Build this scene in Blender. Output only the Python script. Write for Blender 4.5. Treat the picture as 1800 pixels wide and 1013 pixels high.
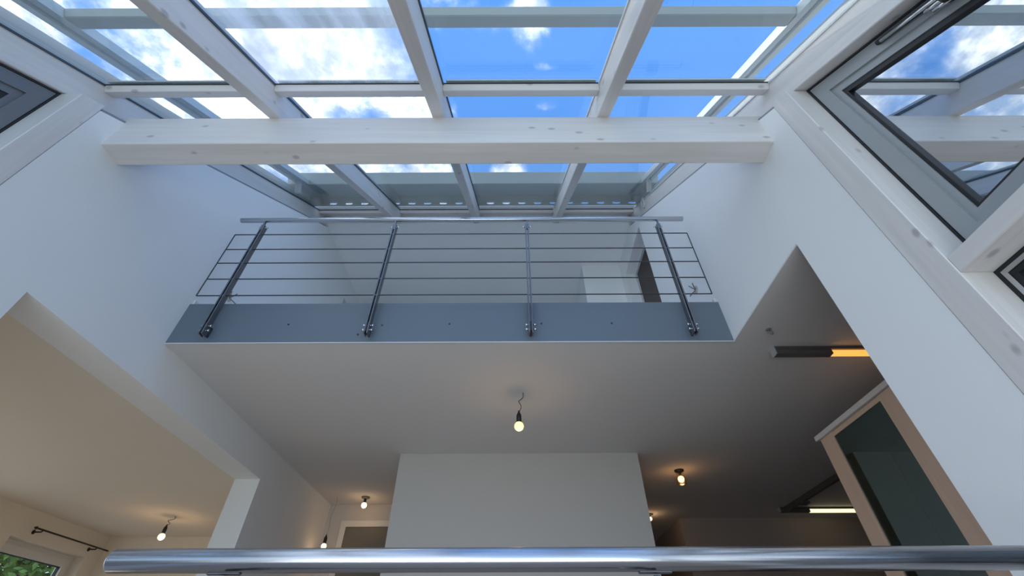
import bpy, bmesh, math, random
from mathutils import Vector, Matrix
random.seed(7)
for o in list(bpy.data.objects): bpy.data.objects.remove(o)
S = bpy.context.scene
COL = S.collection
H = 0.8                       # eye height: all z below are measured from the eye
PHI = math.atan(0.771)        # roof pitch
CP, SP = math.cos(PHI), math.sin(PHI)

# ------------------------------------------------------------------ camera
cam = bpy.data.cameras.new('camera'); cam_o = bpy.data.objects.new('camera', cam); COL.objects.link(cam_o)
cam.sensor_width = 36; cam.lens = 36*768/1800; cam.clip_start = .02; cam.clip_end = 300
PITCH = math.radians(42.1); ROLL = math.radians(0.22)
cam_o.matrix_world = Matrix.Translation((0, 0, H)) @ Matrix.Rotation(math.pi/2+PITCH, 4, 'X') @ Matrix.Rotation(-ROLL, 4, 'Z')
S.camera = cam_o
S.view_settings.view_transform = 'Standard'; S.view_settings.look = 'None'
S.view_settings.exposure = 0.26; S.view_settings.gamma = 1.0; S.view_settings.use_curve_mapping = False

# ------------------------------------------------------------------ sky
W = bpy.data.worlds.new('sky'); S.world = W; W.use_nodes = True
nt = W.node_tree; nt.nodes.clear()
def N(t, **k):
    n = nt.nodes.new(t)
    for a, b in k.items(): setattr(n, a, b)
    return n
def wire(a, b): nt.links.new(a, b)
def mth(op, a, b=None, c=None, clamp=False):
    n = N('ShaderNodeMath', operation=op, use_clamp=clamp)
    for i, v in enumerate((a, b, c)):
        if v is None: continue
        if isinstance(v, (int, float)): n.inputs[i].default_value = v
        else: wire(v, n.inputs[i])
    return n.outputs[0]
def sstep(v, a, b, lo=0., hi=1.):
    n = N('ShaderNodeMapRange', interpolation_type='SMOOTHSTEP'); wire(v, n.inputs[0])
    for i, x in enumerate((a, b, lo, hi)): n.inputs[i+1].default_value = x
    return n.outputs[0]
def sky_nodes():
    tc = N('ShaderNodeTexCoord'); sx = N('ShaderNodeSeparateXYZ'); wire(tc.outputs['Generated'], sx.inputs[0])
    zz = mth('MAXIMUM', sx.outputs[2], .12)
    px, py = mth('DIVIDE', sx.outputs[0], zz), mth('DIVIDE', sx.outputs[1], zz)
    cb = N('ShaderNodeCombineXYZ'); wire(px, cb.inputs[0]); wire(py, cb.inputs[1]); p = cb.outputs[0]
    def noise(scale, detail, rough, dist=0.):
        n = N('ShaderNodeTexNoise'); wire(p, n.inputs['Vector'])
        n.inputs['Scale'].default_value = scale; n.inputs['Detail'].default_value = detail
        n.inputs['Roughness'].default_value = rough; n.inputs['Distortion'].default_value = dist
        return n.outputs['Fac']
    n1 = noise(5.0, 9, .62, .3); n2 = noise(14., 6, .6)
    f = sstep(px, -.2, -.6, .10, .22)                      # broken cloud all over, thicker to the left, with one clear stretch to the right
    for cx, cy, rx, ry, amp in ((-.45, .30, .26, .16, .30), (-.68, .40, .16, .16, .14), (-.88, .38, .12, .12, -.16), (-1.1, .33, .15, .12, .22), (-.07, .39, .12, .09, -.2), (.04, .27, .05, .05, .2), (-.34, .41, .12, .08, .26), (-.62, .52, .2, .12, .3),
                                (-.42, .67, .12, .09, .3), (-.22, .66, .09, .07, .3), (0., .645, .06, .05, .30), (.055, .30, .06, .07, .26),
                                (.085, .385, .05, .02, .25), (.09, .475, .07, .035, .27), (-.22, .485, .09, .05, .26), (-.06, .30, .06, .03, .1), (.14,.31,.03,.05,.14), (.46, .40, .46, .50, -.5), (.0, .56, .4, .14, -.16), (.1, .2, .3, .2, -.1)):
        v1 = N('ShaderNodeVectorMath', operation='SUBTRACT'); wire(p, v1.inputs[0]); v1.inputs[1].default_value = (cx, cy, 0)
        v2 = N('ShaderNodeVectorMath', operation='MULTIPLY'); wire(v1.outputs[0], v2.inputs[0]); v2.inputs[1].default_value = (1/rx, 1/ry, 0)
        v3 = N('ShaderNodeVectorMath', operation='LENGTH'); wire(v2.outputs[0], v3.inputs[0])
        f = mth('ADD', f, sstep(v3.outputs['Value'], 1.3, 0., 0., amp))
    val = mth('ADD', mth('ADD', n1, mth('MULTIPLY', n2, .18)), f)
    cl = sstep(val, .60, 1.0)
    blue = N('ShaderNodeMix', data_type='RGBA'); wire(sstep(sx.outputs[2], .0, .95), blue.inputs[0])
    blue.inputs[6].default_value = (.33, .57, .95, 1); blue.inputs[7].default_value = SKY_BLUE
    shade = N('ShaderNodeMix', data_type='RGBA'); wire(sstep(n2, .36, .72), shade.inputs[0])
    shade.inputs[6].default_value = (.78, .83, .94, 1); shade.inputs[7].default_value = (2.3, 2.24, 2.2, 1)
    mx = N('ShaderNodeMix', data_type='RGBA'); wire(cl, mx.inputs[0]); wire(blue.outputs[2], mx.inputs[6]); wire(shade.outputs[2], mx.inputs[7])
    bg = N('ShaderNodeBackground'); wire(mx.outputs[2], bg.inputs[0]); bg.inputs[1].default_value = SKY_STRENGTH
    wire(bg.outputs[0], N('ShaderNodeOutputWorld').inputs[0])
SKY_BLUE = (.104, .30, .80, 1); SKY_STRENGTH = 1.22
sky_nodes()

# sun: behind the ridge, from the left, grazing the glass roof
sun = bpy.data.lights.new('sun', 'SUN'); sun.energy = 3.2; sun.color = (1, .95, .86); sun.angle = math.radians(.6)
sun_o = bpy.data.objects.new('sun', sun); COL.objects.link(sun_o)
sun_o.rotation_euler = Vector((-.70, .50, .51)).to_track_quat('Z', 'Y').to_euler()

# unseen area light added behind the viewer, tilted up to brighten the upper walls
fr = bpy.data.lights.new('added_rear_fill', 'AREA'); fr.shape = 'RECTANGLE'; fr.size = 3.8; fr.size_y = 1.1; fr.energy = 22; fr.spread = math.radians(130); fr.color = (.86, .93, 1)
fr_o = bpy.data.objects.new('added_rear_fill', fr); COL.objects.link(fr_o)
fr_o.location = (-.45, -.93, -.2+H); fr_o.rotation_euler = (math.radians(90+38), 0, 0)

# ------------------------------------------------------------------ materials
def mat(name, col, rough=.6, metal=0., bump=0., bscale=60., var=0., vscale=3., spec=.5):
    m = bpy.data.materials.new(name); m.use_nodes = True; t = m.node_tree; b = t.nodes['Principled BSDF']
    b.inputs['Base Color'].default_value = (*col, 1); b.inputs['Roughness'].default_value = rough; b.inputs['Metallic'].default_value = metal
    b.inputs['Specular IOR Level'].default_value = spec
    tc = t.nodes.new('ShaderNodeTexCoord')
    if var:
        n = t.nodes.new('ShaderNodeTexNoise'); n.inputs['Scale'].default_value = vscale; n.inputs['Detail'].default_value = 5
        t.links.new(tc.outputs['Object'], n.inputs['Vector'])
        r = t.nodes.new('ShaderNodeMix'); r.data_type = 'RGBA'
        r.inputs[6].default_value = (*[c*(1-var) for c in col], 1); r.inputs[7].default_value = (*[min(1, c*(1+var)) for c in col], 1)
        t.links.new(n.outputs['Fac'], r.inputs[0]); t.links.new(r.outputs[2], b.inputs['Base Color'])
    if bump:
        n = t.nodes.new('ShaderNodeTexNoise'); n.inputs['Scale'].default_value = bscale; n.inputs['Detail'].default_value = 4
        t.links.new(tc.outputs['Object'], n.inputs['Vector'])
        bp = t.nodes.new('ShaderNodeBump'); bp.inputs['Strength'].default_value = bump; bp.inputs['Distance'].default_value = .003
        t.links.new(n.outputs['Fac'], bp.inputs['Height']); t.links.new(bp.outputs[0], b.inputs['Normal'])
    return m

def timber(name, axis, col=(.82, .785, .765), dark=(.70, .665, .645), rough=.5, knots=True):
    m = bpy.data.materials.new(name); m.use_nodes = True; t = m.node_tree; b = t.nodes['Principled BSDF']; b.inputs['Roughness'].default_value = rough
    L = t.links.new
    tc = t.nodes.new('ShaderNodeTexCoord'); mp = t.nodes.new('ShaderNodeMapping'); L(tc.outputs['Object'], mp.inputs[0])
    if axis == 'S': mp.inputs['Rotation'].default_value = (-PHI, 0, 0)
    def stretched(along, across):
        s = t.nodes.new('ShaderNodeMapping'); L(mp.outputs[0], s.inputs[0])
        v = [across]*3; v[{'X': 0, 'S': 1, 'Y': 1, 'Z': 2}[axis]] = along; s.inputs['Scale'].default_value = v
        return s.outputs[0]
    n = t.nodes.new('ShaderNodeTexNoise'); n.inputs['Scale'].default_value = 1; n.inputs['Detail'].default_value = 6; n.inputs['Distortion'].default_value = .6
    L(stretched(1.5, 34), n.inputs['Vector'])
    n2 = t.nodes.new('ShaderNodeTexNoise'); n2.inputs['Scale'].default_value = 1; n2.inputs['Detail'].default_value = 3
    L(stretched(.8, 5), n2.inputs['Vector'])
    ad = t.nodes.new('ShaderNodeMath'); ad.operation = 'MULTIPLY_ADD'; L(n.outputs['Fac'], ad.inputs[0]); ad.inputs[1].default_value = .6; ad.inputs[2].default_value = .0
    ad2 = t.nodes.new('ShaderNodeMath'); ad2.operation = 'MULTIPLY_ADD'; L(n2.outputs['Fac'], ad2.inputs[0]); ad2.inputs[1].default_value = .6; L(ad.outputs[0], ad2.inputs[2])
    r = t.nodes.new('ShaderNodeMapRange'); L(ad2.outputs[0], r.inputs[0]); r.inputs[1].default_value = .4; r.inputs[2].default_value = .8
    mx = t.nodes.new('ShaderNodeMix'); mx.data_type = 'RGBA'; L(r.outputs[0], mx.inputs[0]); mx.inputs[6].default_value = (*dark, 1); mx.inputs[7].default_value = (*col, 1)
    out = mx.outputs[2]
    if knots:
        vo = t.nodes.new('ShaderNodeTexVoronoi'); vo.inputs['Scale'].default_value = 1; L(stretched(7, 12), vo.inputs['Vector'])
        k = t.nodes.new('ShaderNodeMapRange'); k.interpolation_type = 'SMOOTHSTEP'; L(vo.outputs['Distance'], k.inputs[0])
        k.inputs[1].default_value = .22; k.inputs[2].default_value = .08; k.inputs[3].default_value = 0; k.inputs[4].default_value = .6
        sx = t.nodes.new('ShaderNodeSeparateColor'); L(vo.outputs['Color'], sx.inputs[0])
        g = t.nodes.new('ShaderNodeMath'); g.operation = 'GREATER_THAN'; L(sx.outputs[0], g.inputs[0]); g.inputs[1].default_value = .62
        kk = t.nodes.new('ShaderNodeMath'); kk.operation = 'MULTIPLY'; L(k.outputs[0], kk.inputs[0]); L(g.outputs[0], kk.inputs[1])
        m2 = t.nodes.new('ShaderNodeMix'); m2.data_type = 'RGBA'; L(kk.outputs[0], m2.inputs[0]); L(out, m2.inputs[6]); m2.inputs[7].default_value = (.33, .30, .29, 1)
        out = m2.outputs[2]
    L(out, b.inputs['Base Color'])
    bp = t.nodes.new('ShaderNodeBump'); bp.inputs['Strength'].default_value = .12; bp.inputs['Distance'].default_value = .003
    L(n.outputs['Fac'], bp.inputs['Height']); L(bp.outputs[0], b.inputs['Normal'])
    return m

def glass(name, tint=(.93, .97, .97), mirror=None, dirt=0., gloss=(1, 1, 1)):
    m = bpy.data.materials.new(name); m.use_nodes = True; t = m.node_tree; t.nodes.clear(); L = t.links.new
    tr = t.nodes.new('ShaderNodeBsdfTransparent'); tr.inputs[0].default_value = (*tint, 1)
    gl = t.nodes.new('ShaderNodeBsdfGlossy'); gl.inputs['Roughness'].default_value = .01; gl.inputs[0].default_value = (*gloss, 1)
    mx = t.nodes.new('ShaderNodeMixShader')
    if mirror is None:
        fr = t.nodes.new('ShaderNodeLayerWeight'); fr.inputs[0].default_value = .5              # Schlick, the same from both faces of the pane
        pw = t.nodes.new('ShaderNodeMath'); pw.operation = 'POWER'; L(fr.outputs['Facing'], pw.inputs[0]); pw.inputs[1].default_value = 5
        ma = t.nodes.new('ShaderNodeMath'); ma.operation = 'MULTIPLY_ADD'; L(pw.outputs[0], ma.inputs[0]); ma.inputs[1].default_value = .96; ma.inputs[2].default_value = .04
        L(ma.outputs[0], mx.inputs[0])
    else: mx.inputs[0].default_value = mirror
    L(tr.outputs[0], mx.inputs[1]); L(gl.outputs[0], mx.inputs[2]); out = mx.outputs[0]
    if dirt:
        tc = t.nodes.new('ShaderNodeTexCoord'); mp = t.nodes.new('ShaderNodeMapping'); mp.inputs['Rotation'].default_value = (-PHI, 0, 0); L(tc.outputs['Object'], mp.inputs[0])
        m2 = t.nodes.new('ShaderNodeMapping'); m2.inputs['Scale'].default_value = (7, .8, 1); L(mp.outputs[0], m2.inputs[0])
        n = t.nodes.new('ShaderNodeTexNoise'); n.inputs['Scale'].default_value = 1.2; n.inputs['Detail'].default_value = 6; L(m2.outputs[0], n.inputs['Vector'])
        r = t.nodes.new('ShaderNodeMapRange'); L(n.outputs['Fac'], r.inputs[0]); r.inputs[1].default_value = .25; r.inputs[2].default_value = .75; r.inputs[3].default_value = .0; r.inputs[4].default_value = dirt
        di = t.nodes.new('ShaderNodeBsdfTranslucent'); di.inputs[0].default_value = (.9, .9, .9, 1)
        m3 = t.nodes.new('ShaderNodeMixShader'); L(r.outputs[0], m3.inputs[0]); L(out, m3.inputs[1]); L(di.outputs[0], m3.inputs[2]); out = m3.outputs[0]
    L(out, t.nodes.new('ShaderNodeOutputMaterial').inputs[0])
    return m

def glow(name, col, strength):
    m = bpy.data.materials.new(name); m.use_nodes = True; b = m.node_tree.nodes['Principled BSDF']
    b.inputs['Base Color'].default_value = (*col, 1); b.inputs['Emission Color'].default_value = (*col, 1); b.inputs['Emission Strength'].default_value = strength
    return m

M = dict(
    greige=mat('greige_wall_paint', (.63, .60, .572), .88, bump=.12, bscale=90, var=.012, vscale=4),
    kitchen=mat('brown_grey_kitchen_paint', (.50, .42, .385), .88, bump=.1, bscale=90, var=.015, vscale=3),
    plaster=mat('white_plaster', (.90, .90, .90), .85, bump=.12, bscale=90, var=.012, vscale=4),
    ceiling=mat('ceiling_plaster', (.77, .745, .73), .9, bump=.1, bscale=90, var=.012, vscale=3),
    warm=mat('warm_plaster', (.86, .78, .67), .9, bump=.1, bscale=90, var=.015, vscale=3),
    woodX=timber('whitewashed_timber_across', 'X'), woodS=timber('whitewashed_timber_rafter', 'S'),
    woodZ=timber('whitewashed_timber_post', 'Z'), woodY=timber('whitewashed_timber_transom', 'Y'),
    beech=timber('beech', 'Z', (.86, .62, .46), (.78, .53, .37), .4, False), beech_lit=timber('lit_beech', 'Y', (.88, .82, .78), (.80, .74, .70), .45, False),  # lighter beech copy: the top panel's stronger light is put into the colour
    oak=timber('limed_oak_floor', 'Y', (.50, .41, .33), (.42, .34, .27), .45, False),
    dark_floor=mat('dark_stone_floor', (.045, .034, .030), .45, var=.2, vscale=6),
    fascia=mat('blue_grey_lacquered_steel', (.155, .19, .23), .42, var=.04, vscale=2),
    steel=mat('brushed_stainless_steel', (.56, .57, .59), .22, 1., bump=.02, bscale=140),
    steel_dull=mat('dull_stainless_steel', (.24, .245, .26), .42, 1.), rod=mat('matt_steel_rod', (.085, .088, .098), .5, .5),
    chrome=mat('polished_bolt_steel', (.8, .8, .8), .12, 1.),
    black=mat('black_rubber', (.012, .012, .015), .5), screw=mat('dark_screw', (.04, .045, .05), .5),
    alu=mat('white_powder_coated_aluminium', (.72, .73, .74), .4, bump=.03), alu_grey=mat('grey_aluminium', (.50, .505, .515), .42),
    sash=mat('light_grey_window_sash', (.34, .36, .375), .38), white_frame=mat('white_window_frame', (.78, .76, .72), .45),
    flashing=mat('grey_metal_flashing', (.50, .52, .54), .5, var=.05),  # even grey sheet metal
    brown=mat('dark_brown_door', (.045, .022, .016), .45, var=.2, vscale=8), olive=mat('olive_grey_door', (.20, .18, .145), .5),
    roof=glass('roof_glass'), roof_dirty=glass('dusty_roof_glass', dirt=.5), win=glass('window_glass'),
    coated=glass('sun_coated_glass', (.25, .30, .32), .72, 0., (.94, .97, 1.0)), dim=glass('smoked_cabinet_glass', (.45, .56, .56), .15, 0., (.85, 1., 1.)),
    bulb=glow('warm_bulb_glow', (1., .70, .22), 2.0), bulb_far=glow('warm_far_bulb_glow', (1., .70, .34), 3.0),
    jar=glass('clear_lamp_glass', (1, .86, .7), .12),
    tube_orange=glow('amber_tube_glow', (.95, .43, .085), 1.0), tube_pale=glow('pale_tube_glow', (1., .90, .50), 1.25),
    lamp_dark=mat('dark_lamp_housing', (.13, .115, .115), .45), cord=mat('dark_cord', (.03, .028, .03), .6), cord_pale=mat('pale_cord', (.25, .24, .23), .6),
    iron=mat('dark_curtain_iron', (.035, .022, .015), .5), leaf=mat("green_leaves", (.13, .25, .04), .6, var=.5, vscale=2.5), bark=mat('bark', (.10, .07, .05), .9, bump=.5, bscale=20),
gfloor=mat('white_gallery_floor', (.85, .83, .80), .5), joint=mat('grey_joint_sealant', (.30, .30, .32), .6), sash_shaded=mat('shaded_grey_window_sash', (.17, .18, .20), .4), seal=mat('shaded_seal', (.05, .07, .10), .4), paving=mat('pale_paving', (.55, .52, .47), .8, var=.08), grass=mat('lawn', (.10, .17, .05), .9, var=.3), plaster_chip=mat('chipped_plaster', (.62, .54, .52), .9),  # left sash and rafter seal: their shade is put into these colours
)

# ------------------------------------------------------------------ mesh helpers (z from the eye)
def box(bm, x0, x1, y0, y1, z0, z1):
    x0, x1 = sorted((x0, x1)); y0, y1 = sorted((y0, y1)); z0, z1 = sorted((z0, z1))
    v = [bm.verts.new((x, y, z)) for x in (x0, x1) for y in (y0, y1) for z in (z0, z1)]
    for f in ((0, 1, 3, 2), (4, 6, 7, 5), (0, 4, 5, 1), (2, 3, 7, 6), (0, 2, 6, 4), (1, 5, 7, 3)): bm.faces.new([v[i] for i in f])
    return v
def slope(x, s, n): return Vector((x, s*CP - n*SP, 1.853 + s*SP + n*CP))      # along the glass roof: s up the slope, n out of it
def sbox(bm, x0, x1, s0, s1, n0, n1):
    v = [bm.verts.new(slope(x, s, n)) for x in (x0, x1) for s in (s0, s1) for n in (n0, n1)]
    for f in ((0, 1, 3, 2), (4, 6, 7, 5), (0, 4, 5, 1), (2, 3, 7, 6), (0, 2, 6, 4), (1, 5, 7, 3)): bm.faces.new([v[i] for i in f])
def prism(bm, poly, x0, x1):
    a = [bm.verts.new((x0, y, z)) for y, z in poly]; b = [bm.verts.new((x1, y, z)) for y, z in poly]; n = len(poly)
    bm.faces.new(a); bm.faces.new(b[::-1])
    for i in range(n): bm.faces.new((a[i], b[i], b[(i+1) % n], a[(i+1) % n]))
def ring(bm, po, pi, x0, x1):
    n = len(po); v = [[bm.verts.new((x, y, z)) for y, z in p] for x in (x0, x1) for p in (po, pi)]
    ao, ai, bo, bi = v
    for i in range(n):
        j = (i+1) % n
        for q in ((ao[i], ao[j], ai[j], ai[i]), (bo[i], bi[i], bi[j], bo[j]), (ao[i], bo[i], bo[j], ao[j]), (ai[i], ai[j], bi[j], bi[i])): bm.faces.new(q)
def inset(poly, d):
    n = len(poly); cx = sum(p[0] for p in poly)/n; cz = sum(p[1] for p in poly)/n
    if isinstance(d, (int, float)): d = [d]*n
    L = []
    for i in range(n):
        a, b = Vector(poly[i]), Vector(poly[(i+1) % n]); t = (b-a).normalized(); nn = Vector((-t.y, t.x))
        if nn.dot(Vector((cx, cz))-a) < 0: nn = -nn
        L.append((a+nn*d[i], t))
    out = []
    for i in range(n):
        p, t = L[i-1]; q, u = L[i]; k = ((q-p).x*u.y-(q-p).y*u.x)/(t.x*u.y-t.y*u.x); r = p+t*k; out.append((r.x, r.y))
    return out
def tube(bm, pts, r, seg=10, caps=True):
    pts = [Vector(p) for p in pts]; rs = r if isinstance(r, (list, tuple)) else [r]*len(pts); prev = None; rings = []
    up = Vector((0, 0, 1)) if abs((pts[1]-pts[0]).normalized().z) < .9 else Vector((1, 0, 0))
    for i, p in enumerate(pts):
        t = (pts[min(i+1, len(pts)-1)]-pts[max(i-1, 0)]).normalized()
        a = t.cross(up).normalized(); b = t.cross(a)
        rings.append([bm.verts.new(p+(a*math.cos(2*math.pi*k/seg)+b*math.sin(2*math.pi*k/seg))*rs[i]) for k in range(seg)])
    for A, B in zip(rings, rings[1:]):
        for k in range(seg): bm.faces.new((A[k], A[(k+1) % seg], B[(k+1) % seg], B[k])).smooth = True
    if caps: bm.faces.new(rings[0][::-1]); bm.faces.new(rings[-1])
def lathe(bm, prof, o, seg=16):
    rings = []
    for r, z in prof:
        if r < 1e-5: rings.append([bm.verts.new((o[0], o[1], o[2]+z))])
        else: rings.append([bm.verts.new((o[0]+r*math.cos(2*math.pi*k/seg), o[1]+r*math.sin(2*math.pi*k/seg), o[2]+z)) for k in range(seg)])
    for A, B in zip(rings, rings[1:]):
        for k in range(seg):
            q = [A[k % len(A)], A[(k+1) % len(A)], B[(k+1) % len(B)], B[k % len(B)]]
            q = list(dict.fromkeys(q))
            if len(q) > 2: bm.faces.new(q).smooth = True
    for R in (rings[0], rings[-1]):
        if len(R) > 2: bm.faces.new(R)
class B:                                                # with B() as b: shapes go into b.bm
    def __init__(s): s.bm = bmesh.new()
ROOT = {}
def make(name, bm, m, parent=None, bevel=0., kind=None, origin=None, label=None, cat=None, group=None):
    if bevel:
        bmesh.ops.bevel(bm, geom=list(bm.edges), offset=bevel, segments=1, affect='EDGES', profile=.5)
    bmesh.ops.recalc_face_normals(bm, faces=list(bm.faces))
    if parent is not None: org = ROOT[parent.name]
    elif origin is not None: org = Vector(origin)
    else:
        xs = [v.co for v in bm.verts]
        org = Vector(((min(c.x for c in xs)+max(c.x for c in xs))/2, (min(c.y for c in xs)+max(c.y for c in xs))/2, min(c.z for c in xs)))
    bmesh.ops.translate(bm, verts=list(bm.verts), vec=-org)
    me = bpy.data.meshes.new(name); bm.to_mesh(me); bm.free(); me.materials.append(m)
    o = bpy.data.objects.new(name, me); COL.objects.link(o)
    if parent is not None: o.parent = parent
    else: o.location = org + Vector((0, 0, H))
    ROOT[o.name] = org
    tag(o, label, cat, group, kind)
    return o
def tag(o, label=None, cat=None, group=None, kind=None):
    if label: o['label'] = label
    if cat: o['category'] = cat
    if group: o['group'] = group
    if kind: o['kind'] = kind
def thing(name, org, label=None, cat=None, group=None, kind=None):
    o = bpy.data.objects.new(name, None); COL.objects.link(o); o.empty_display_size = .1
    o.location = Vector(org)+Vector((0, 0, H)); ROOT[o.name] = Vector(org); tag(o, label, cat, group, kind)
    return o
def boxes(*bs):
    bm = bmesh.new()
    for b in bs: box(bm, *b)
    return bm
def struct(name, bm, m, **k): return make(name, bm, m, kind='structure', **k)

XL, XR = -2.405, 1.538           # plaster faces of the two side walls
SOF = 1.75                       # underside of the gallery
GAL = 2.105                      # top edge of the gallery fascia
CEI = 4.45                       # flat ceiling over the gallery
def wt(y): return 1.57+.771*y    # plaster top under the roof

# ------------------------------------------------------------------ setting
struct('ground', boxes((-40, 40, -40, 40, -1.0, -.90)), M['grass'])
struct('terrace', boxes((-12, -5.7, -4, 8, -.90, -.86)), M['paving'])
struct('floor', boxes((-5.7, XR+.1, -.95, 9.0, -.9, -.8)), M['oak'])
struct('floor_kitchen', boxes((XR+.1, 5.2, -.95, 9.0, -.9, -.8)), M['dark_floor'])

bm = bmesh.new()                                          # left wall: strip by the window, header over the opening, pier, gallery part
a, b = XL-.24, XL
prism(bm, [(1.195, -.8), (1.614, -.8), (1.614, wt(1.614)), (1.195, wt(1.195))], a, b)
prism(bm, [(1.614, 1.445), (3.70, 1.445), (3.70, wt(3.70)), (1.614, wt(1.614))], a, b)
box(bm, a, b, 3.70, 4.30, 1.445, CEI+.3); box(bm, a, b, 4.30, 4.73, -.8, CEI+.3)
box(bm, a, b, 4.73, 5.58, -.8, GAL-.05); box(bm, a, b, 4.73, 5.58, 4.10, CEI+.3); box(bm, a, b, 5.58, 7.3, -.8, CEI+.3)
box(bm, a, b, -.95, 1.08, -.8, -.55)
prism(bm, [(1.19, wt(1.19)), (3.7, wt(3.7)), (3.7, wt(3.7)+.065), (1.19, wt(1.19)+.065)], a, XL-.098)
struct('wall_left', bm, M['plaster'])
bm = bmesh.new()                                          # right wall
a, b = XR, XR+.16
prism(bm, [(1.195, -.8), (1.596, -.8), (1.596, wt(1.596)), (1.195, wt(1.195))], a, b)
prism(bm, [(1.596, SOF+.008), (3.43, SOF+.008), (3.43, wt(3.43)), (1.596, wt(1.596))], a, b)
box(bm, a, b, 3.43, 4.27, SOF+.008, GAL-.05); prism(bm, [(3.43, 4.10), (3.70, 4.10), (3.70, wt(3.70)), (3.43, wt(3.43))], a, b); box(bm, a, b, 3.70, 4.27, 4.10, CEI+.3); box(bm, a, b, 4.27, 7.3, SOF+.008, CEI+.3)
box(bm, a, b, -.95, 1.08, -.8, -.55)
prism(bm, [(1.19, wt(1.19)), (3.7, wt(3.7)), (3.7, wt(3.7)+.065), (1.19, wt(1.19)+.065)], XR+.049, b)
struct('wall_right', bm, M['plaster'])
struct('wall_front', boxes((XL-.24, XR+.16, -1.05, -.95, -.8, -.3)), M['plaster'])
struct('wall_gallery_back', boxes((XL, XR, 7.2, 7.3, GAL-.05, CEI+.3)), M['plaster'])
struct('wall_gallery_closet', boxes((1.005, XR, 4.45, 7.2, GAL-.05, CEI)), M['plaster'])
struct('ceiling_gallery', boxes((XL, XR, 3.67, 7.2, CEI, CEI+.18), (XL, XR, 3.67, 3.76, CEI+.18, 4.66)), M['plaster'])
struct('ceiling', boxes((XL, XR, 2.51, 7.3, SOF, GAL-.05), (XR+.16, 5.2, 1.3, 7.3, SOF, GAL-.05), (XR+.16, 2.6, 7.3, 8.7, SOF, GAL-.05), (XR-.3, XR, 7.3, 8.7, SOF, GAL-.05), (XR, XR+.16, 7.3, 8.7, SOF, GAL-.05), (XR, XR+.16, 1.598, 7.3, SOF, SOF+.006)), M['ceiling'])
struct('floor_gallery', boxes((XL, XR, 2.52, 7.2, GAL-.05, GAL-.02)), M['gfloor'])
struct('wall_center', boxes((-1.153, 1.282, 4.476, 6.9, -.8, SOF)), M['greige'])
struct('wall_corridor_back', boxes((XL, -1.153, 6.2, 6.35, -.8, SOF)), M['greige'])
struct('wall_kitchen_back', boxes((2.40, 5.2, 6.9, 7.1, -.8, SOF), (1.0, 2.6, 8.5, 8.7, -.8, SOF), (2.40, 2.55, 7.1, 8.5, -.8, SOF), (1.1, 1.282, 6.9, 8.5, -.8, SOF)), M['kitchen'])
struct('wall_kitchen_right', boxes((4.97, 5.2, 1.15, 6.9, -.8, SOF)), M['kitchen'])
struct('wall_kitchen_front', boxes((XR+.16, 5.2, 1.195, 1.35, -.8, GAL-.05)), M['kitchen'])
struct('ceiling_left_room', boxes((-5.7, XL-.24, 1.2, 6.9, 1.48, 1.75)), M['warm'])
struct('wall_left_room_back', boxes((-5.7, XL-.24, 6.65, 6.85, -.8, 1.48)), M['warm'])
struct('wall_left_room_front', boxes((-5.7, XL-.24, 1.195, 1.35, -.8, 1.48)), M['warm'])
WY0, WY1, WZ0, WZ1 = 5.30, 6.42, -.1, 1.20
struct('wall_left_room_side', boxes((-5.7, -5.45, 1.35, 1.7, -.8, 1.48), (-5.7, -5.45, 4.7, WY0, -.8, 1.48), (-5.7, -5.45, 1.7, 4.7, 1.25, 1.48), (-5.7, -5.45, WY1, 6.65, -.8, 1.48), (-5.7, -5.45, WY0, WY1, WZ1, 1.48), (-5.7, -5.45, WY0, WY1, -.8, WZ0)), M['warm'])

# blue-grey fascia of the gallery edge, with its screws
t = thing('trim_1', (-.43, 2.5, SOF), kind='structure')
make('fascia_panel', boxes((XL, XR, 2.495, 2.51, SOF, GAL)), M['fascia'], t)
make('edge_strip', boxes((XL, XR, 2.488, 2.51, SOF-.006, SOF)), M['alu'], t)
for x, z in ((-1.604, 1.91), (-.93, 1.90), (-.449, 1.91), (.21, 1.91), (.714, 1.91), (-1.085, 1.819)):
    bm = bmesh.new(); tube(bm, [(x, 2.497, z), (x, 2.491, z)], [.008, .006], 10); make('screw', bm, M['screw'], t)
for nm, x0, x1 in (('baseboard_left', XL, XL+.014), ('baseboard_right', XR-.014, XR)):
    y1 = 4.73 if x0 < 0 else 3.43
    struct(nm, boxes((x0, x1, 2.512, y1, GAL-.05, GAL+.05)), M['alu'])

for nm, x0, x1 in (('trim_4', XL-.005, XL-.098), ('trim_5', XR+.005, XR+.048)):       # grey joint between plaster and edge rafter
    bm = bmesh.new(); prism(bm, [(1.2, wt(1.2)), (3.66, wt(3.66)), (3.66, wt(3.66)+.022), (1.2, wt(1.2)+.022)], x0, x1); struct(nm, bm, M['joint'])

# ------------------------------------------------------------------ timber posts beside the side windows
for nm, base, sg in (('trim_2', XR, 1), ('trim_3', XL, -1)):
    bm = bmesh.new(); prism(bm, [(1.08, -.8), (1.193, -.8), (1.193, wt(1.193)+.055), (1.08, wt(1.08)+.055)], base-sg*.003, base+sg*.16)
    struct(nm, bm, M['woodZ'], bevel=.003)

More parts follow.
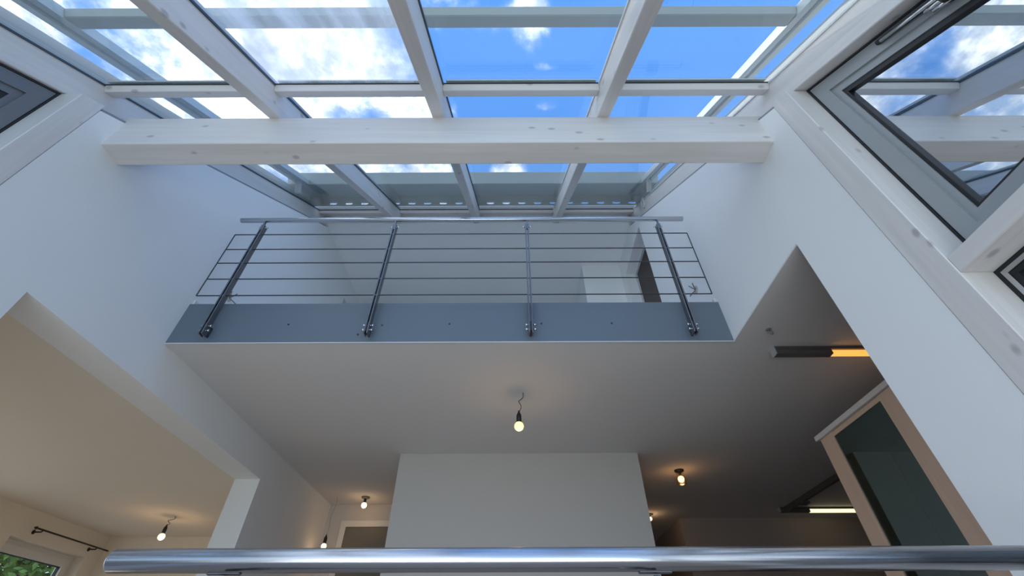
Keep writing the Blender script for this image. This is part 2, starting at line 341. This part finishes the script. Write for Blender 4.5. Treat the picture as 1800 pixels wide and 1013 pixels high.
# ------------------------------------------------------------------ glass roof
roof = thing('glass_roof', (-.43, 1.3, 1.5), 'pitched glass roof of white timber rafters and clear panes above the room', 'roof')
S0, S1 = -.98/CP, 3.70/CP
RH = .178
RX = [-1.492, -.460, .580]
for i, x in enumerate(RX):
    bm = bmesh.new(); sbox(bm, x-.038, x+.038, S0, S1, -RH, -.004)
    r = make('rafter', bm, M['woodS'], roof, bevel=.004)
    bm = bmesh.new()
    for sx in (-1, 1):
        bm = bmesh.new(); sbox(bm, x+sx*.038, x+sx*.046, S0, 4.46, -.012, -.001); make('seal', bm, M['seal'] if sx > 0 else M['alu'], r)  # one seal, painted pale on its sunlit side and dark on the shaded side
    bm = bmesh.new(); sbox(bm, x-.035, x+.035, S0, 4.46, .012, .03); make('cover_strip', bm, M['alu_grey'], r)
for x0, x1, xs in ((-2.60, -2.50, -2.50), (1.585, 1.69, 1.577)):
    bm = bmesh.new(); sbox(bm, x0, x1, S0, S1, -RH, -.004)
    r = make('edge_rafter', bm, M['woodS'], roof, bevel=.004)
    bm = bmesh.new(); sbox(bm, xs, xs+.008, S0, 4.46, -.012, -.001); make('seal', bm, M['seal'] if xs < 0 else M['alu'], r)  # left edge seal painted in the shade tone, right one in the sunlit tone
    bm = bmesh.new(); xo = x0-.02 if x0 < 0 else x1
    sbox(bm, xo, xo+.02, S0, 4.46, -.05, .15); make('upstand', bm, M['flashing'], r)
edges = [-2.50] + [e for x in RX for e in (x-.038, x+.038)] + [1.585]
SB = 1.147/CP; ST = 3.527/CP
for k in range(4):
    x0, x1 = edges[2*k], edges[2*k+1]
    bm = bmesh.new(); sbox(bm, x0, x1, SB, SB+.077, -.048, -.004); c = make('cross_bar', bm, M['woodX'], roof, bevel=.003)
    bm = bmesh.new(); sbox(bm, x0, x1, SB-.004, SB+.004, -.006, -.001); make('seal', bm, M['black'], c)
    bm = bmesh.new(); sbox(bm, x0+.02, x1-.02, SB-.006, SB+.06, .013, .020); make('cover_strip', bm, M['alu'], c)
    bm = bmesh.new(); sbox(bm, x0, x1, ST, ST+.15, -.048, -.004); c = make('head_bar', bm, M['woodX'], roof, bevel=.003)
    bm = bmesh.new(); sbox(bm, x0, x1, ST-.004, ST+.004, -.010, -.001); make('seal', bm, M['black'], c)
    for s0, s1 in ((S0, SB+.02), (SB+.03, ST+.03)):
        bm = bmesh.new(); sbox(bm, x0-.02, x1+.02, s0, s1, .0, .011)
        make('glass_pane', bm, M['roof_dirty'] if (k == 1 and s0 == S0) else M['roof'], roof)
make('ridge_cover', boxes((-2.65, 1.74, 3.56, 7.4, 4.665, 4.69)), M['flashing'], roof)

# big timber tie beam across the room
bm = boxes((XL-.1, XR+.1, 1.325, 1.472, 2.350, 2.655)); make('timber_beam', bm, M['woodX'], None, bevel=.005, label='big whitewashed timber beam spanning from wall to wall under the rafters', cat='beam')

# ------------------------------------------------------------------ sunshade outside on the roof
for nm, x0, x1, lb in (('awning_rail', -2.515, -2.385, 'sunshade guide rail outside along the left edge of the glass roof'), ('awning_rail', 1.525, 1.625, 'bright sunlit sunshade guide rail outside along the right edge of the glass roof')):
    t = thing(nm, slope((x0+x1)/2, 1.2, .158), lb, 'awning rail', 'sunshade guide rails on the glass roof')
    w = (x1-x0)
    bm = bmesh.new(); sbox(bm, x0, x0+w*.36, S0, 3.895, .158, .215); sbox(bm, x1-w*.36, x1, S0, 3.895, .158, .215); sbox(bm, x0+w*.36, x1-w*.36, S0, 3.895, .178, .215)
    make('rail_profile', bm, M['alu'], t)
    for s in (-.4, 3.75):
        bm = bmesh.new(); sbox(bm, x0+w*.3, x1-w*.3, s, s+.05, .011, .158); make('rail_foot', bm, M['alu_grey'], t)
bm = bmesh.new(); sbox(bm, -2.385, 1.525, 1.075, 1.175, .160, .215)
make('awning_drop_bar', bm, M['alu_grey'], None, bevel=.006, label='grey horizontal sunshade drop bar outside above the upper row of panes', cat='awning bar')
t = thing('awning_box', slope(-.43, 4.0, .1), 'long grey sunshade box at the top of the glass roof with a row of slots', 'awning box')
bm = bmesh.new(); sbox(bm, -2.64, 1.73, 3.90, 4.44, .158, .30); make('housing', bm, M['flashing'], t, bevel=.006)
bm = bmesh.new()                                          # apron board with a row of half-round openings
ya, yb, z0, z1, zt = 3.40, 3.412, 4.512, 4.553, 4.70
xs = [-2.27+.2*i for i in range(20)]
box(bm, -2.64, 1.73, ya, yb, z1, zt); box(bm, -2.64, 1.73, ya, yb, 4.492, z0)
pr = -2.64
for x in xs:
    box(bm, pr, x-.048, ya, yb, z0, z1); pr = x+.048
    for sg in (-1, 1):                                    # rounded lower corners of each opening
        bx = x+sg*.048
        vs = [(bx, z0), (bx, z0+.02), (bx-sg*.008, z0+.008), (bx-sg*.02, z0)]
        A = [bm.verts.new((p, ya, q)) for p, q in vs]; Bq = [bm.verts.new((p, yb, q)) for p, q in vs]
        bm.faces.new(A); bm.faces.new(Bq[::-1])
        for i in range(4): bm.faces.new((A[i], Bq[i], Bq[(i+1) % 4], A[(i+1) % 4]))
box(bm, pr, 1.73, ya, yb, z0, z1)
make('slotted_apron', bm, M['flashing'], t)

# ------------------------------------------------------------------ side windows
def side_window(nm, base, sg, glassm, lower_glass, sashm):
    X = lambda d: base+sg*d
    w = thing(nm, (X(.15), .4, -.55), kind='structure')
    ztop = lambda y: 1.622+.771*y
    poly = [(1.08, 1.111), (1.08, ztop(1.08)), ((1.111-1.622)/.771, 1.111)]
    bm = bmesh.new(); ring(bm, poly, inset(poly, .010), X(.113), X(.125)); make('seal', bm, M['black'], w)
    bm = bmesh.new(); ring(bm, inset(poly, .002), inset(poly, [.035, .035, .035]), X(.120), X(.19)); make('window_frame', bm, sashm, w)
    p1 = inset(poly, [.012, .012, .012]); p2 = inset(poly, [.080, .085, .10]); p3 = inset(poly, [.108, .125, .145])
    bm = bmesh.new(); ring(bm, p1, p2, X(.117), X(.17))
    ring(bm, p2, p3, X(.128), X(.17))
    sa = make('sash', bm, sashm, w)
    bm = bmesh.new(); ring(bm, p3, inset(poly, [.122, .150, .157]), X(.133), X(.16)); make('glazing_gasket', bm, M['black'], sa)
    bm = bmesh.new(); prism(bm, inset(poly, [.110, .128, .147]), X(.150), X(.158)); make('glass_pane', bm, glassm, sa)
    bm = boxes((X(0), X(.16), -.93, 1.08, 1.040, 1.111)); make('transom', bm, M['woodY'], w, bevel=.003)
    lo = [(1.08, -.55), (1.08, 1.04), (-.75, 1.04), (-.93, .90), (-.93, -.55)]
    bm = bmesh.new(); ring(bm, lo, inset(lo, .018), X(.112), X(.17)); make('glazing_gasket', bm, M['black'], w)
    bm = bmesh.new(); ring(bm, inset(lo, .018), inset(lo, .034), X(.108), X(.16)); make('glazing_bead', bm, M['steel'], w)
    bm = bmesh.new(); ring(bm, inset(lo, .034), inset(lo, .05), X(.118), X(.16)); make('inner_gasket', bm, M['black'], w)
    bm = bmesh.new(); prism(bm, inset(lo, .03), X(.140), X(.148)); make('lower_pane', bm, lower_glass, w)
    return w, X
w1, X1 = side_window('window_1', XR, 1, M['coated'], M['coated'], M['sash'])
w2, X2 = side_window('window_2', XL, -1, M['coated'], M['coated'], M['sash_shaded'])  # left sash carries its shade in the colour
# stay of the right window, running under the rafter
st = bmesh.new()
def under(x, y, dz=0.): return Vector((x, y, 1.628+.771*y+dz))
tube(st, [under(1.625, .70, -.078), under(1.625, .42, -.078)], .0075, 10)
stay = make('window_stay', st, M['chrome'], w1, label='long bright steel stay rod with black housing')
bm = bmesh.new(); box(bm, 1.60, 1.65, .44, .50, under(0, .44, -.10).z, under(0, .50, -.04).z); make('housing', bm, M['black'], stay, bevel=.01)
for dz, y0 in ((-.105, .475), (-.130, .46)):
    bm = bmesh.new(); tube(bm, [under(1.625, y0+.075, dz), under(1.625, y0, dz)], .008, 10); make('roller', bm, M['chrome'], stay)
bm = bmesh.new(); tube(bm, [under(1.645, .72, -.055), under(1.645, .35, -.055)], .014, 8); make('stay_track', bm, M['screw'], stay)

# small crank ring on the right edge rafter near the ridge
t = thing('crank_ring', (1.57, 3.22, 4.26), 'small pale ring bracket on the right edge rafter at the top of the roof', 'bracket')
bm = bmesh.new()
cyc = [(1.577, 3.215+  .034*math.cos(q*math.pi/6), 4.262+.065*math.sin(q*math.pi/6)) for q in range(13)]
tube(bm, cyc, .010, 8); make('ring', bm, M['alu'], t)
bm = boxes((1.566, 1.59, 3.18, 3.25, 4.305, 4.335)); make('bracket_plate', bm, M['alu'], t, bevel=.004)

# ------------------------------------------------------------------ balustrades
def post(bm_name, parent, x, y, zb, zt, bolts, yoff=0.):
    bm = bmesh.new()
    for sg in (-1, 1): box(bm, x+sg*.006, x+sg*.0145, y-.024, y+.026, zb, zt)
    p = make('post', bm, M['steel_dull'], parent, bevel=.0015)
    for z in bolts:
        bm = bmesh.new(); tube(bm, [(x-.036, y, z), (x+.036, y, z)], .0045, 8)
        for sg in (-1, 1): tube(bm, [(x+sg*.020, y, z), (x+sg*.036, y, z)], .0085, 10)
        make('bolt', bm, M['chrome'], p)
    return p
t = thing('gallery_railing', (-.43, 2.43, SOF), 'stainless steel gallery railing with five thin horizontal rods and round handrail', 'railing')
bm = bmesh.new(); tube(bm, [(-2.352, 2.42, 2.99), (-2.350, 2.42, 2.99), (1.484, 2.42, 2.99), (1.486, 2.42, 2.99)], [.018, .021, .021, .018], 24); make('handrail', bm, M['steel'], t)
RZ = (2.802, 2.620, 2.462, 2.289, 2.122)
for x in (-2.132, -1.003, .130, 1.258):
    p = post('post', t, x, 2.435, 1.775, 2.925, (1.853, 1.814, 2.915-.008))
    bm = bmesh.new(); box(bm, x-.005, x+.005, 2.412, 2.428, 2.86, 2.972); make('saddle', bm, M['steel_dull'], p)
    bm = bmesh.new(); box(bm, x-.0055, x+.0055, 2.418, 2.495, 1.795, 1.872); make('wall_lug', bm, M['screw'], p)
    for z in RZ:
        bm = bmesh.new(); tube(bm, [(x-.022, 2.42, z), (x+.022, 2.42, z)], .006, 8); make('rod_ferrule', bm, M['steel_dull'], p)
for z in RZ:
    bm = bmesh.new(); tube(bm, [(-2.326, 2.42, z), (1.473, 2.42, z)], .0045, 8); make('rod', bm, M['rod'], t)
for x in (-2.326, 1.473):
    bm = bmesh.new(); tube(bm, [(x, 2.42, RZ[-1]), (x, 2.42, RZ[0])], .0045, 8); make('end_rod', bm, M['rod'], t)

t = thing('foreground_railing', (.3, .985, -.8), 'thick brushed steel handrail crossing the bottom foreground with posts below', 'railing')
bm = bmesh.new(); tube(bm, [(-.782, .985, .1775), (-.776, .985, .1775), (1.533, .985, .1775)], [.0165, .021, .021], 32); make('handrail', bm, M['steel'], t)
for x in (-.553, .272, 1.10):
    p = post('post', t, x, .985, -.8, .095, (-.55, -.70, .075))
    bm = bmesh.new(); box(bm, x-.005, x+.005, .975, .995, .04, .150); make('bracket_bar', bm, M['screw'], p)
    bm = bmesh.new(); box(bm, x-.032, x+.032, .979, .991, .1535, .158); make('saddle', bm, M['steel_dull'], p, bevel=.002)
for z in (-.02, -.17, -.32, -.47, -.62):
    bm = bmesh.new(); tube(bm, [(-.74, .985, z), (1.5, .985, z)], .0045, 8); make('rod', bm, M['rod'], t)

# ------------------------------------------------------------------ gallery doors and corridor door
d1 = thing('door_1', (XR+.15, 3.85, GAL-.05), kind='structure')
fp = [(3.43, GAL-.05), (3.43, 4.10), (4.27, 4.10), (4.27, GAL-.05)]
bm = boxes((XR+.125, XR+.16, 3.43, 3.455, GAL-.05, 4.10), (XR+.125, XR+.16, 4.245, 4.27, GAL-.05, 4.10), (XR+.125, XR+.16, 3.455, 4.245, 4.075, 4.10)); make('door_frame', bm, M['alu'], d1)
bm = boxes((XR+.150, XR+.19, 3.455, 4.245, GAL-.05, 4.075)); lf = make('door_leaf', bm, M['brown'], d1)
bm = bmesh.new(); tube(bm, [(XR+.13, 3.53, 3.1), (XR+.10, 3.53, 3.1), (XR+.10, 3.64, 3.1)], .009, 8); make('handle', bm, M['steel'], lf)
d2 = thing('door_2', (XL-.2, 5.15, GAL-.05), kind='structure')
bm = boxes((XL-.24, XL-.20, 4.73, 4.79, GAL-.05, 4.10), (XL-.24, XL-.20, 5.52, 5.58, GAL-.05, 4.10), (XL-.24, XL-.20, 4.79, 5.52, 4.04, 4.10)); make('door_frame', bm, M['alu'], d2)
make('door_leaf', boxes((XL-.24, XL-.21, 4.79, 5.52, GAL-.05, 4.04)), M['olive'], d2)
d3 = thing('door_3', (-1.6, 6.19, -.8), kind='structure')
make('door_frame', boxes((-2.20, -2.13, 6.165, 6.2, -.8, 1.55), (-1.25, -1.18, 6.165, 6.2, -.8, 1.55), (-2.13, -1.25, 6.165, 6.2, 1.48, 1.55)), M['white_frame'], d3)
lf = make('door_leaf', boxes((-2.13, -1.25, 6.180, 6.2, -.8, 1.48)), M['olive'], d3)
bm = bmesh.new(); tube(bm, [(-1.33, 6.18, .25), (-1.33, 6.13, .25), (-1.45, 6.13, .25)], .009, 8); make('handle', bm, M['steel'], lf)

# ------------------------------------------------------------------ window of the left room
w3 = thing('window_3', (-5.57, 5.86, WZ0), kind='structure')
po = [(WY0, WZ0), (WY0, WZ1), (WY1, WZ1), (WY1, WZ0)]
bm = bmesh.new(); ring(bm, po, inset(po, .055), -5.66, -5.58); make('window_frame', bm, M['white_frame'], w3)
pi = inset(po, .045); pj = inset(po, .125)
bm = bmesh.new(); ring(bm, pi, pj, -5.645, -5.565); s_ = make('sash', bm, M['white_frame'], w3)
bm = bmesh.new(); ring(bm, pj, inset(po, .132), -5.63, -5.59); make('glazing_gasket', bm, M['black'], s_)
bm = bmesh.new(); prism(bm, inset(po, .128), -5.615, -5.608); make('glass_pane', bm, M['win'], s_)
w4 = thing('window_4', (-5.57, 3.2, -.8), kind='structure')
for k in range(3):
    po4 = [(1.7+k, -.8), (1.7+k, 1.25), (2.7+k, 1.25), (2.7+k, -.8)]
    bm = bmesh.new(); ring(bm, po4, inset(po4, .07), -5.66, -5.58); fr4 = make('window_frame', bm, M['white_frame'], w4)
    bm = bmesh.new(); prism(bm, inset(po4, .06), -5.625, -5.615); make('glass_pane', bm, M['win'], fr4)
t = thing('curtain_rod', (-5.35, 6.0, 1.27), 'thin dark iron curtain rod on brackets above the small window', 'curtain rod')
bm = bmesh.new(); tube(bm, [(-5.35, 5.45, 1.305), (-5.35, 6.60, 1.305)], .0085, 10); make('rod', bm, M['iron'], t)
for y in (5.53, 6.40):
    bm = bmesh.new(); tube(bm, [(-5.452, y, 1.285), (-5.36, y, 1.285), (-5.35, y, 1.300)], .008, 8); tube(bm, [(-5.452, y, 1.285), (-5.445, y, 1.285)], .022, 12); make('bracket', bm, M['iron'], t)
bm = bmesh.new(); tube(bm, [(-5.35, 5.45, 1.305), (-5.35, 5.435, 1.305), (-5.35, 5.41, 1.305)], [.009, .017, .007], 10); make('finial', bm, M['iron'], t)

# tree outside that window
t = thing('tree', (-9.4, 9.9, -.9), 'leafy green tree outside seen through the small window', 'tree')
bm = bmesh.new(); tube(bm, [(-9.4, 9.9, -.9), (-9.35, 9.9, .3), (-9.45, 9.95, 1.6), (-9.4, 9.9, 2.6)], [.16, .13, .10, .05], 10)
for q in range(7):
    aq = q*.9; tube(bm, [(-9.4, 9.9, .6+.2*q), (-9.4+.6*math.cos(aq), 9.9+.6*math.sin(aq), 1.1+.2*q), (-9.4+1.2*math.cos(aq), 9.9+1.2*math.sin(aq), 1.3+.22*q)], [.05, .035, .015], 6)
make('trunk', bm, M['bark'], t)
bm = bmesh.new()
for _ in range(16000):
    while True:
        p = Vector((random.uniform(-1, 1), random.uniform(-1, 1), random.uniform(-1, 1)))
        if .25 < p.length < 1: break
    p = Vector((-9.4+p.x*2.1, 9.9+p.y*2.1, 1.6+p.z*1.9))
    a1 = Vector((random.gauss(0, 1), random.gauss(0, 1), random.gauss(0, .6))).normalized(); b1 = a1.cross(Vector((random.gauss(0, 1), random.gauss(0, 1), random.gauss(0, 1)))).normalized()
    l = random.uniform(.10, .19); wd = l*.5
    bm.faces.new([bm.verts.new(p+a1*x*l+b1*y*wd) for x, y in ((0, 0), (.5, .5), (1, 0), (.5, -.5))])
make('foliage', bm, M['leaf'], t, kind='stuff')

# ------------------------------------------------------------------ bare bulbs
def lamp_light(x, y, z, w, t):
    l = bpy.data.lights.new('bulb_light', 'POINT'); l.energy = w; l.color = (1, .62, .32); l.shadow_soft_size = .03
    o = bpy.data.objects.new('bulb_light', l); COL.objects.link(o); o.parent = t; o.location = Vector((x, y, z))-ROOT[t.name]
def pendant(x, y, zc, zb, r, wiggle, label, m, group='bare light bulbs', w=.8, cord='cord'):
    t = thing('pendant_bulb', (x, y, zb-r), label, 'light bulb', group)
    so = zb+r*.85                                        # bottom of the socket
    bm = bmesh.new()
    pts = []; n = 16; top = so+.085
    for i in range(n+1):
        k = i/n; e = math.sin(k*math.pi)
        pts.append((x+wiggle*(k*1.0+.5*e*math.sin(k*9)), y+wiggle*.5*e*math.cos(k*8), top+(zc-top)*k))
    tube(bm, pts, .003 if cord == 'cord' else .0018, 6); make('cord', bm, M[cord], t)
    lamp_light(x, y, zb-r-.04, w, t)
    bm = bmesh.new(); lathe(bm, [(.004, .10), (.008, .085), (.016, .068), (.0195, .055), (.0195, .0), (.0, .0)], (x, y, so), 14); make('socket', bm, M['black'], t)
    bm = bmesh.new(); lathe(bm, [(0, -r)]+[(r*math.sin(a), -r*math.cos(a)) for a in [math.pi*q/14 for q in range(1, 12)]]+[(.016, r*.88), (.014, r*1.0), (0, r*1.0)], (x, y, zb), 20)
    make('bulb', bm, m, t)
    return t
pendant(.050, 3.205, SOF, 1.462, .036, .035, 'glowing globe bulb in black socket hanging under the gallery in the middle', M['bulb'])
pendant(-4.06, 5.66, 1.48, 1.262, .036, .05, 'glowing globe bulb hanging in the beige room at the far left', M['bulb_far'], w=1.4)
pendant(-2.24, 5.88, SOF, 1.205, .030, .02, 'tiny glowing bulb hanging low on a cord in the corridor left of the white partition', M['bulb_far'], w=.25, cord='cord_pale')
def ceiling_bulb(x, y, zb, r, label, jar=False):
    t = thing('ceiling_bulb', (x, y, zb-r), label, 'light bulb', 'bare light bulbs')
    bm = bmesh.new(); lathe(bm, [(0, 0), (.052, 0), (.050, -.014), (.024, -.022), (0, -.022)], (x, y, SOF), 18); make('ceiling_rose', bm, M['black'] if jar else M['cord_pale'], t)
    bm = bmesh.new(); lathe(bm, [(.018, SOF-.02-zb), (.018, r*.8), (0, r*.8)], (x, y, zb), 12); make('socket', bm, M['cord'], t)
    bm = bmesh.new(); lathe(bm, [(0, -r)]+[(r*math.sin(a), -r*math.cos(a)) for a in [math.pi*q/12 for q in range(1, 10)]]+[(.012, r*.95), (0, r*.95)], (x, y, zb), 16); make('bulb', bm, M['bulb_far'], t)
    lamp_light(x, y, zb-r-.03, .5, t)
    if jar:
        bm = bmesh.new(); lathe(bm, [(.036, -.022), (.038, -.05), (.042, -.085), (.058, -.125), (.055, -.150), (.040, -.160)], (x, y, SOF), 10); make('glass_shade', bm, M['jar'], t)
    return t
ceiling_bulb(-1.862, 5.875, 1.652, .034, 'glowing bulb on a small ceiling rose in the corridor before the door')
ceiling_bulb(1.850, 4.975, 1.655, .034, 'glowing bulb in a faceted clear glass shade on the dark ceiling right of the partition', True)
ceiling_bulb(1.915, 6.68, 1.690, .026, 'small glowing ceiling bulb at the right edge of the white partition')
def wire_stub(org, pts, label, m):
    t = thing('cable_stub', org, label, 'cable', 'loose cable stubs')
    for q in pts:
        bm = bmesh.new(); tube(bm, q, .005, 7); make('wire', bm, m, t)
    bm = bmesh.new(); lathe(bm, [(0, .0), (.018, .0), (.014, .006), (0, .006)], org, 10); make('outlet_collar', bm, M['cord_pale'], t)
    return t
wire_stub((1.711, 2.354, SOF-.006), [[(1.711, 2.354, SOF), (1.70, 2.35, SOF-.03), (1.715, 2.34, SOF-.055)], [(1.716, 2.354, SOF), (1.725, 2.35, SOF-.02), (1.722, 2.345, SOF-.045)]],
          'short pale cable stub poking from the ceiling near the amber lamp', M['cord_pale'])
def wall_patch(nm, x, sg, y, z, label, m):
    t = thing(nm, (x, y, z-.05), label, 'cable')
    for k, (dy, dz) in enumerate(((-.05, .03), (.02, .06), (.06, -.02))):
        bm = bmesh.new(); tube(bm, [(x, y, z), (x-sg*.025, y+dy*.5, z+dz*.5), (x-sg*.04, y+dy, z+dz)], .005, 7); make('wire', bm, m, t)
    bm = bmesh.new(); tube(bm, [(x, y, z), (x-sg*.006, y, z)], .035, 9); make('wall_rosette', bm, M['plaster_chip'], t)
wall_patch('wall_cable', XL, -1, 2.80, 2.43, 'pale broken wall outlet with loose wires behind the leftmost gallery post', M['cord_pale'])
wall_patch('wall_cable', XR, 1, 2.72, 2.43, 'grey loose wires on the right gallery wall beside the rightmost railing post', M['cord_pale'])

# ------------------------------------------------------------------ tube lamps and cable duct in the kitchen
def tube_lamp(x, y, z1, dark, length, m, label):
    t = thing('tube_lamp', (x+length/2, y, z1-.062), label, 'tube lamp', 'slim ceiling tube lamps')
    bm = boxes((x, x+length, y-.03, y+.03, z1-.022, z1), (x, x+dark, y-.027, y+.027, z1-.060, z1-.022)); make('housing', bm, M['lamp_dark'], t, bevel=.003)
    bm = boxes((x-.006, x, y-.031, y+.031, z1-.062, z1)); make('end_cap', bm, M['alu_grey'], t)
    bm = boxes((x+length, x+length+.006, y-.031, y+.031, z1-.062, z1)); make('end_cap', bm, M['alu_grey'], t)
    bm = bmesh.new(); tube(bm, [(x+dark+.002, y, z1-.042), (x+length-.002, y, z1-.042)], .023, 16); make('diffuser', bm, m, t)
tube_lamp(1.838, 2.585, SOF, .395, 1.1, M['tube_orange'], 'dark slim lamp with amber glowing half under the ceiling by the right wall')
tube_lamp(3.60, 6.40, SOF, .40, 1.04, M['tube_pale'], 'far slim lamp with pale yellow glowing tube at the back of the kitchen')
t = thing('cable_duct', (3.68, 4.6, 1.68), 'dark cable duct running along the kitchen ceiling to the far lamp', 'duct')
make('duct_profile', boxes((3.655, 3.705, 2.2, 6.365, 1.69, SOF)), M['lamp_dark'], t, bevel=.003)
make('junction_box', boxes((3.64, 3.72, 5.86, 5.96, 1.655, 1.685)), M['lamp_dark'], t, bevel=.003)

# ------------------------------------------------------------------ tall glazed cabinet
t = thing('glazed_cabinet', (2.6, 2.87, -.8), 'tall beech cabinet with smoked glass door beside the right wall edge', 'cabinet')
CX, Y0, Y1, ZT = 2.38, 2.40, 3.30, 1.385
make('top_panel', boxes((CX-.018, 2.86, Y0-.03, Y1+.035, ZT, ZT+.036)), M['beech_lit'], t, bevel=.002)
make('side_panel', boxes((CX+.022, 2.85, Y1-.022, Y1, -.8, ZT)), M['beech'], t)
make('side_panel', boxes((CX+.022, 2.85, Y0, Y0+.022, -.8, ZT)), M['beech'], t)
make('base_panel', boxes((CX+.022, 2.85, Y0+.022, Y1-.022, -.8, -.72)), M['beech'], t)
make('back_pane', boxes((2.835, 2.842, Y0+.022, Y1-.022, -.72, ZT)), M['dim'], t)
dr = make('door', boxes((CX, CX+.02, Y1-.152, Y1, -.72, ZT-.003), (CX, CX+.02, Y0, Y0+.195, -.72, ZT-.003), (CX+.004, CX+.02, Y0+.195, Y1-.152, ZT-.035, ZT-.003), (CX+.004, CX+.02, Y0+.195, Y1-.152, -.72, -.6)), M['beech'], t)
make('glass_pane', boxes((CX+.009, CX+.014, Y0+.195, Y1-.152, -.6, ZT-.035)), M['dim'], dr)
bm = bmesh.new(); tube(bm, [(CX-.03, Y0+.10, -.1), (CX-.03, Y0+.10, .1)], .006, 8)
for z in (-.08, .08): tube(bm, [(CX, Y0+.10, z), (CX-.03, Y0+.10, z)], .005, 8)
make('handle', bm, M['steel'], dr)
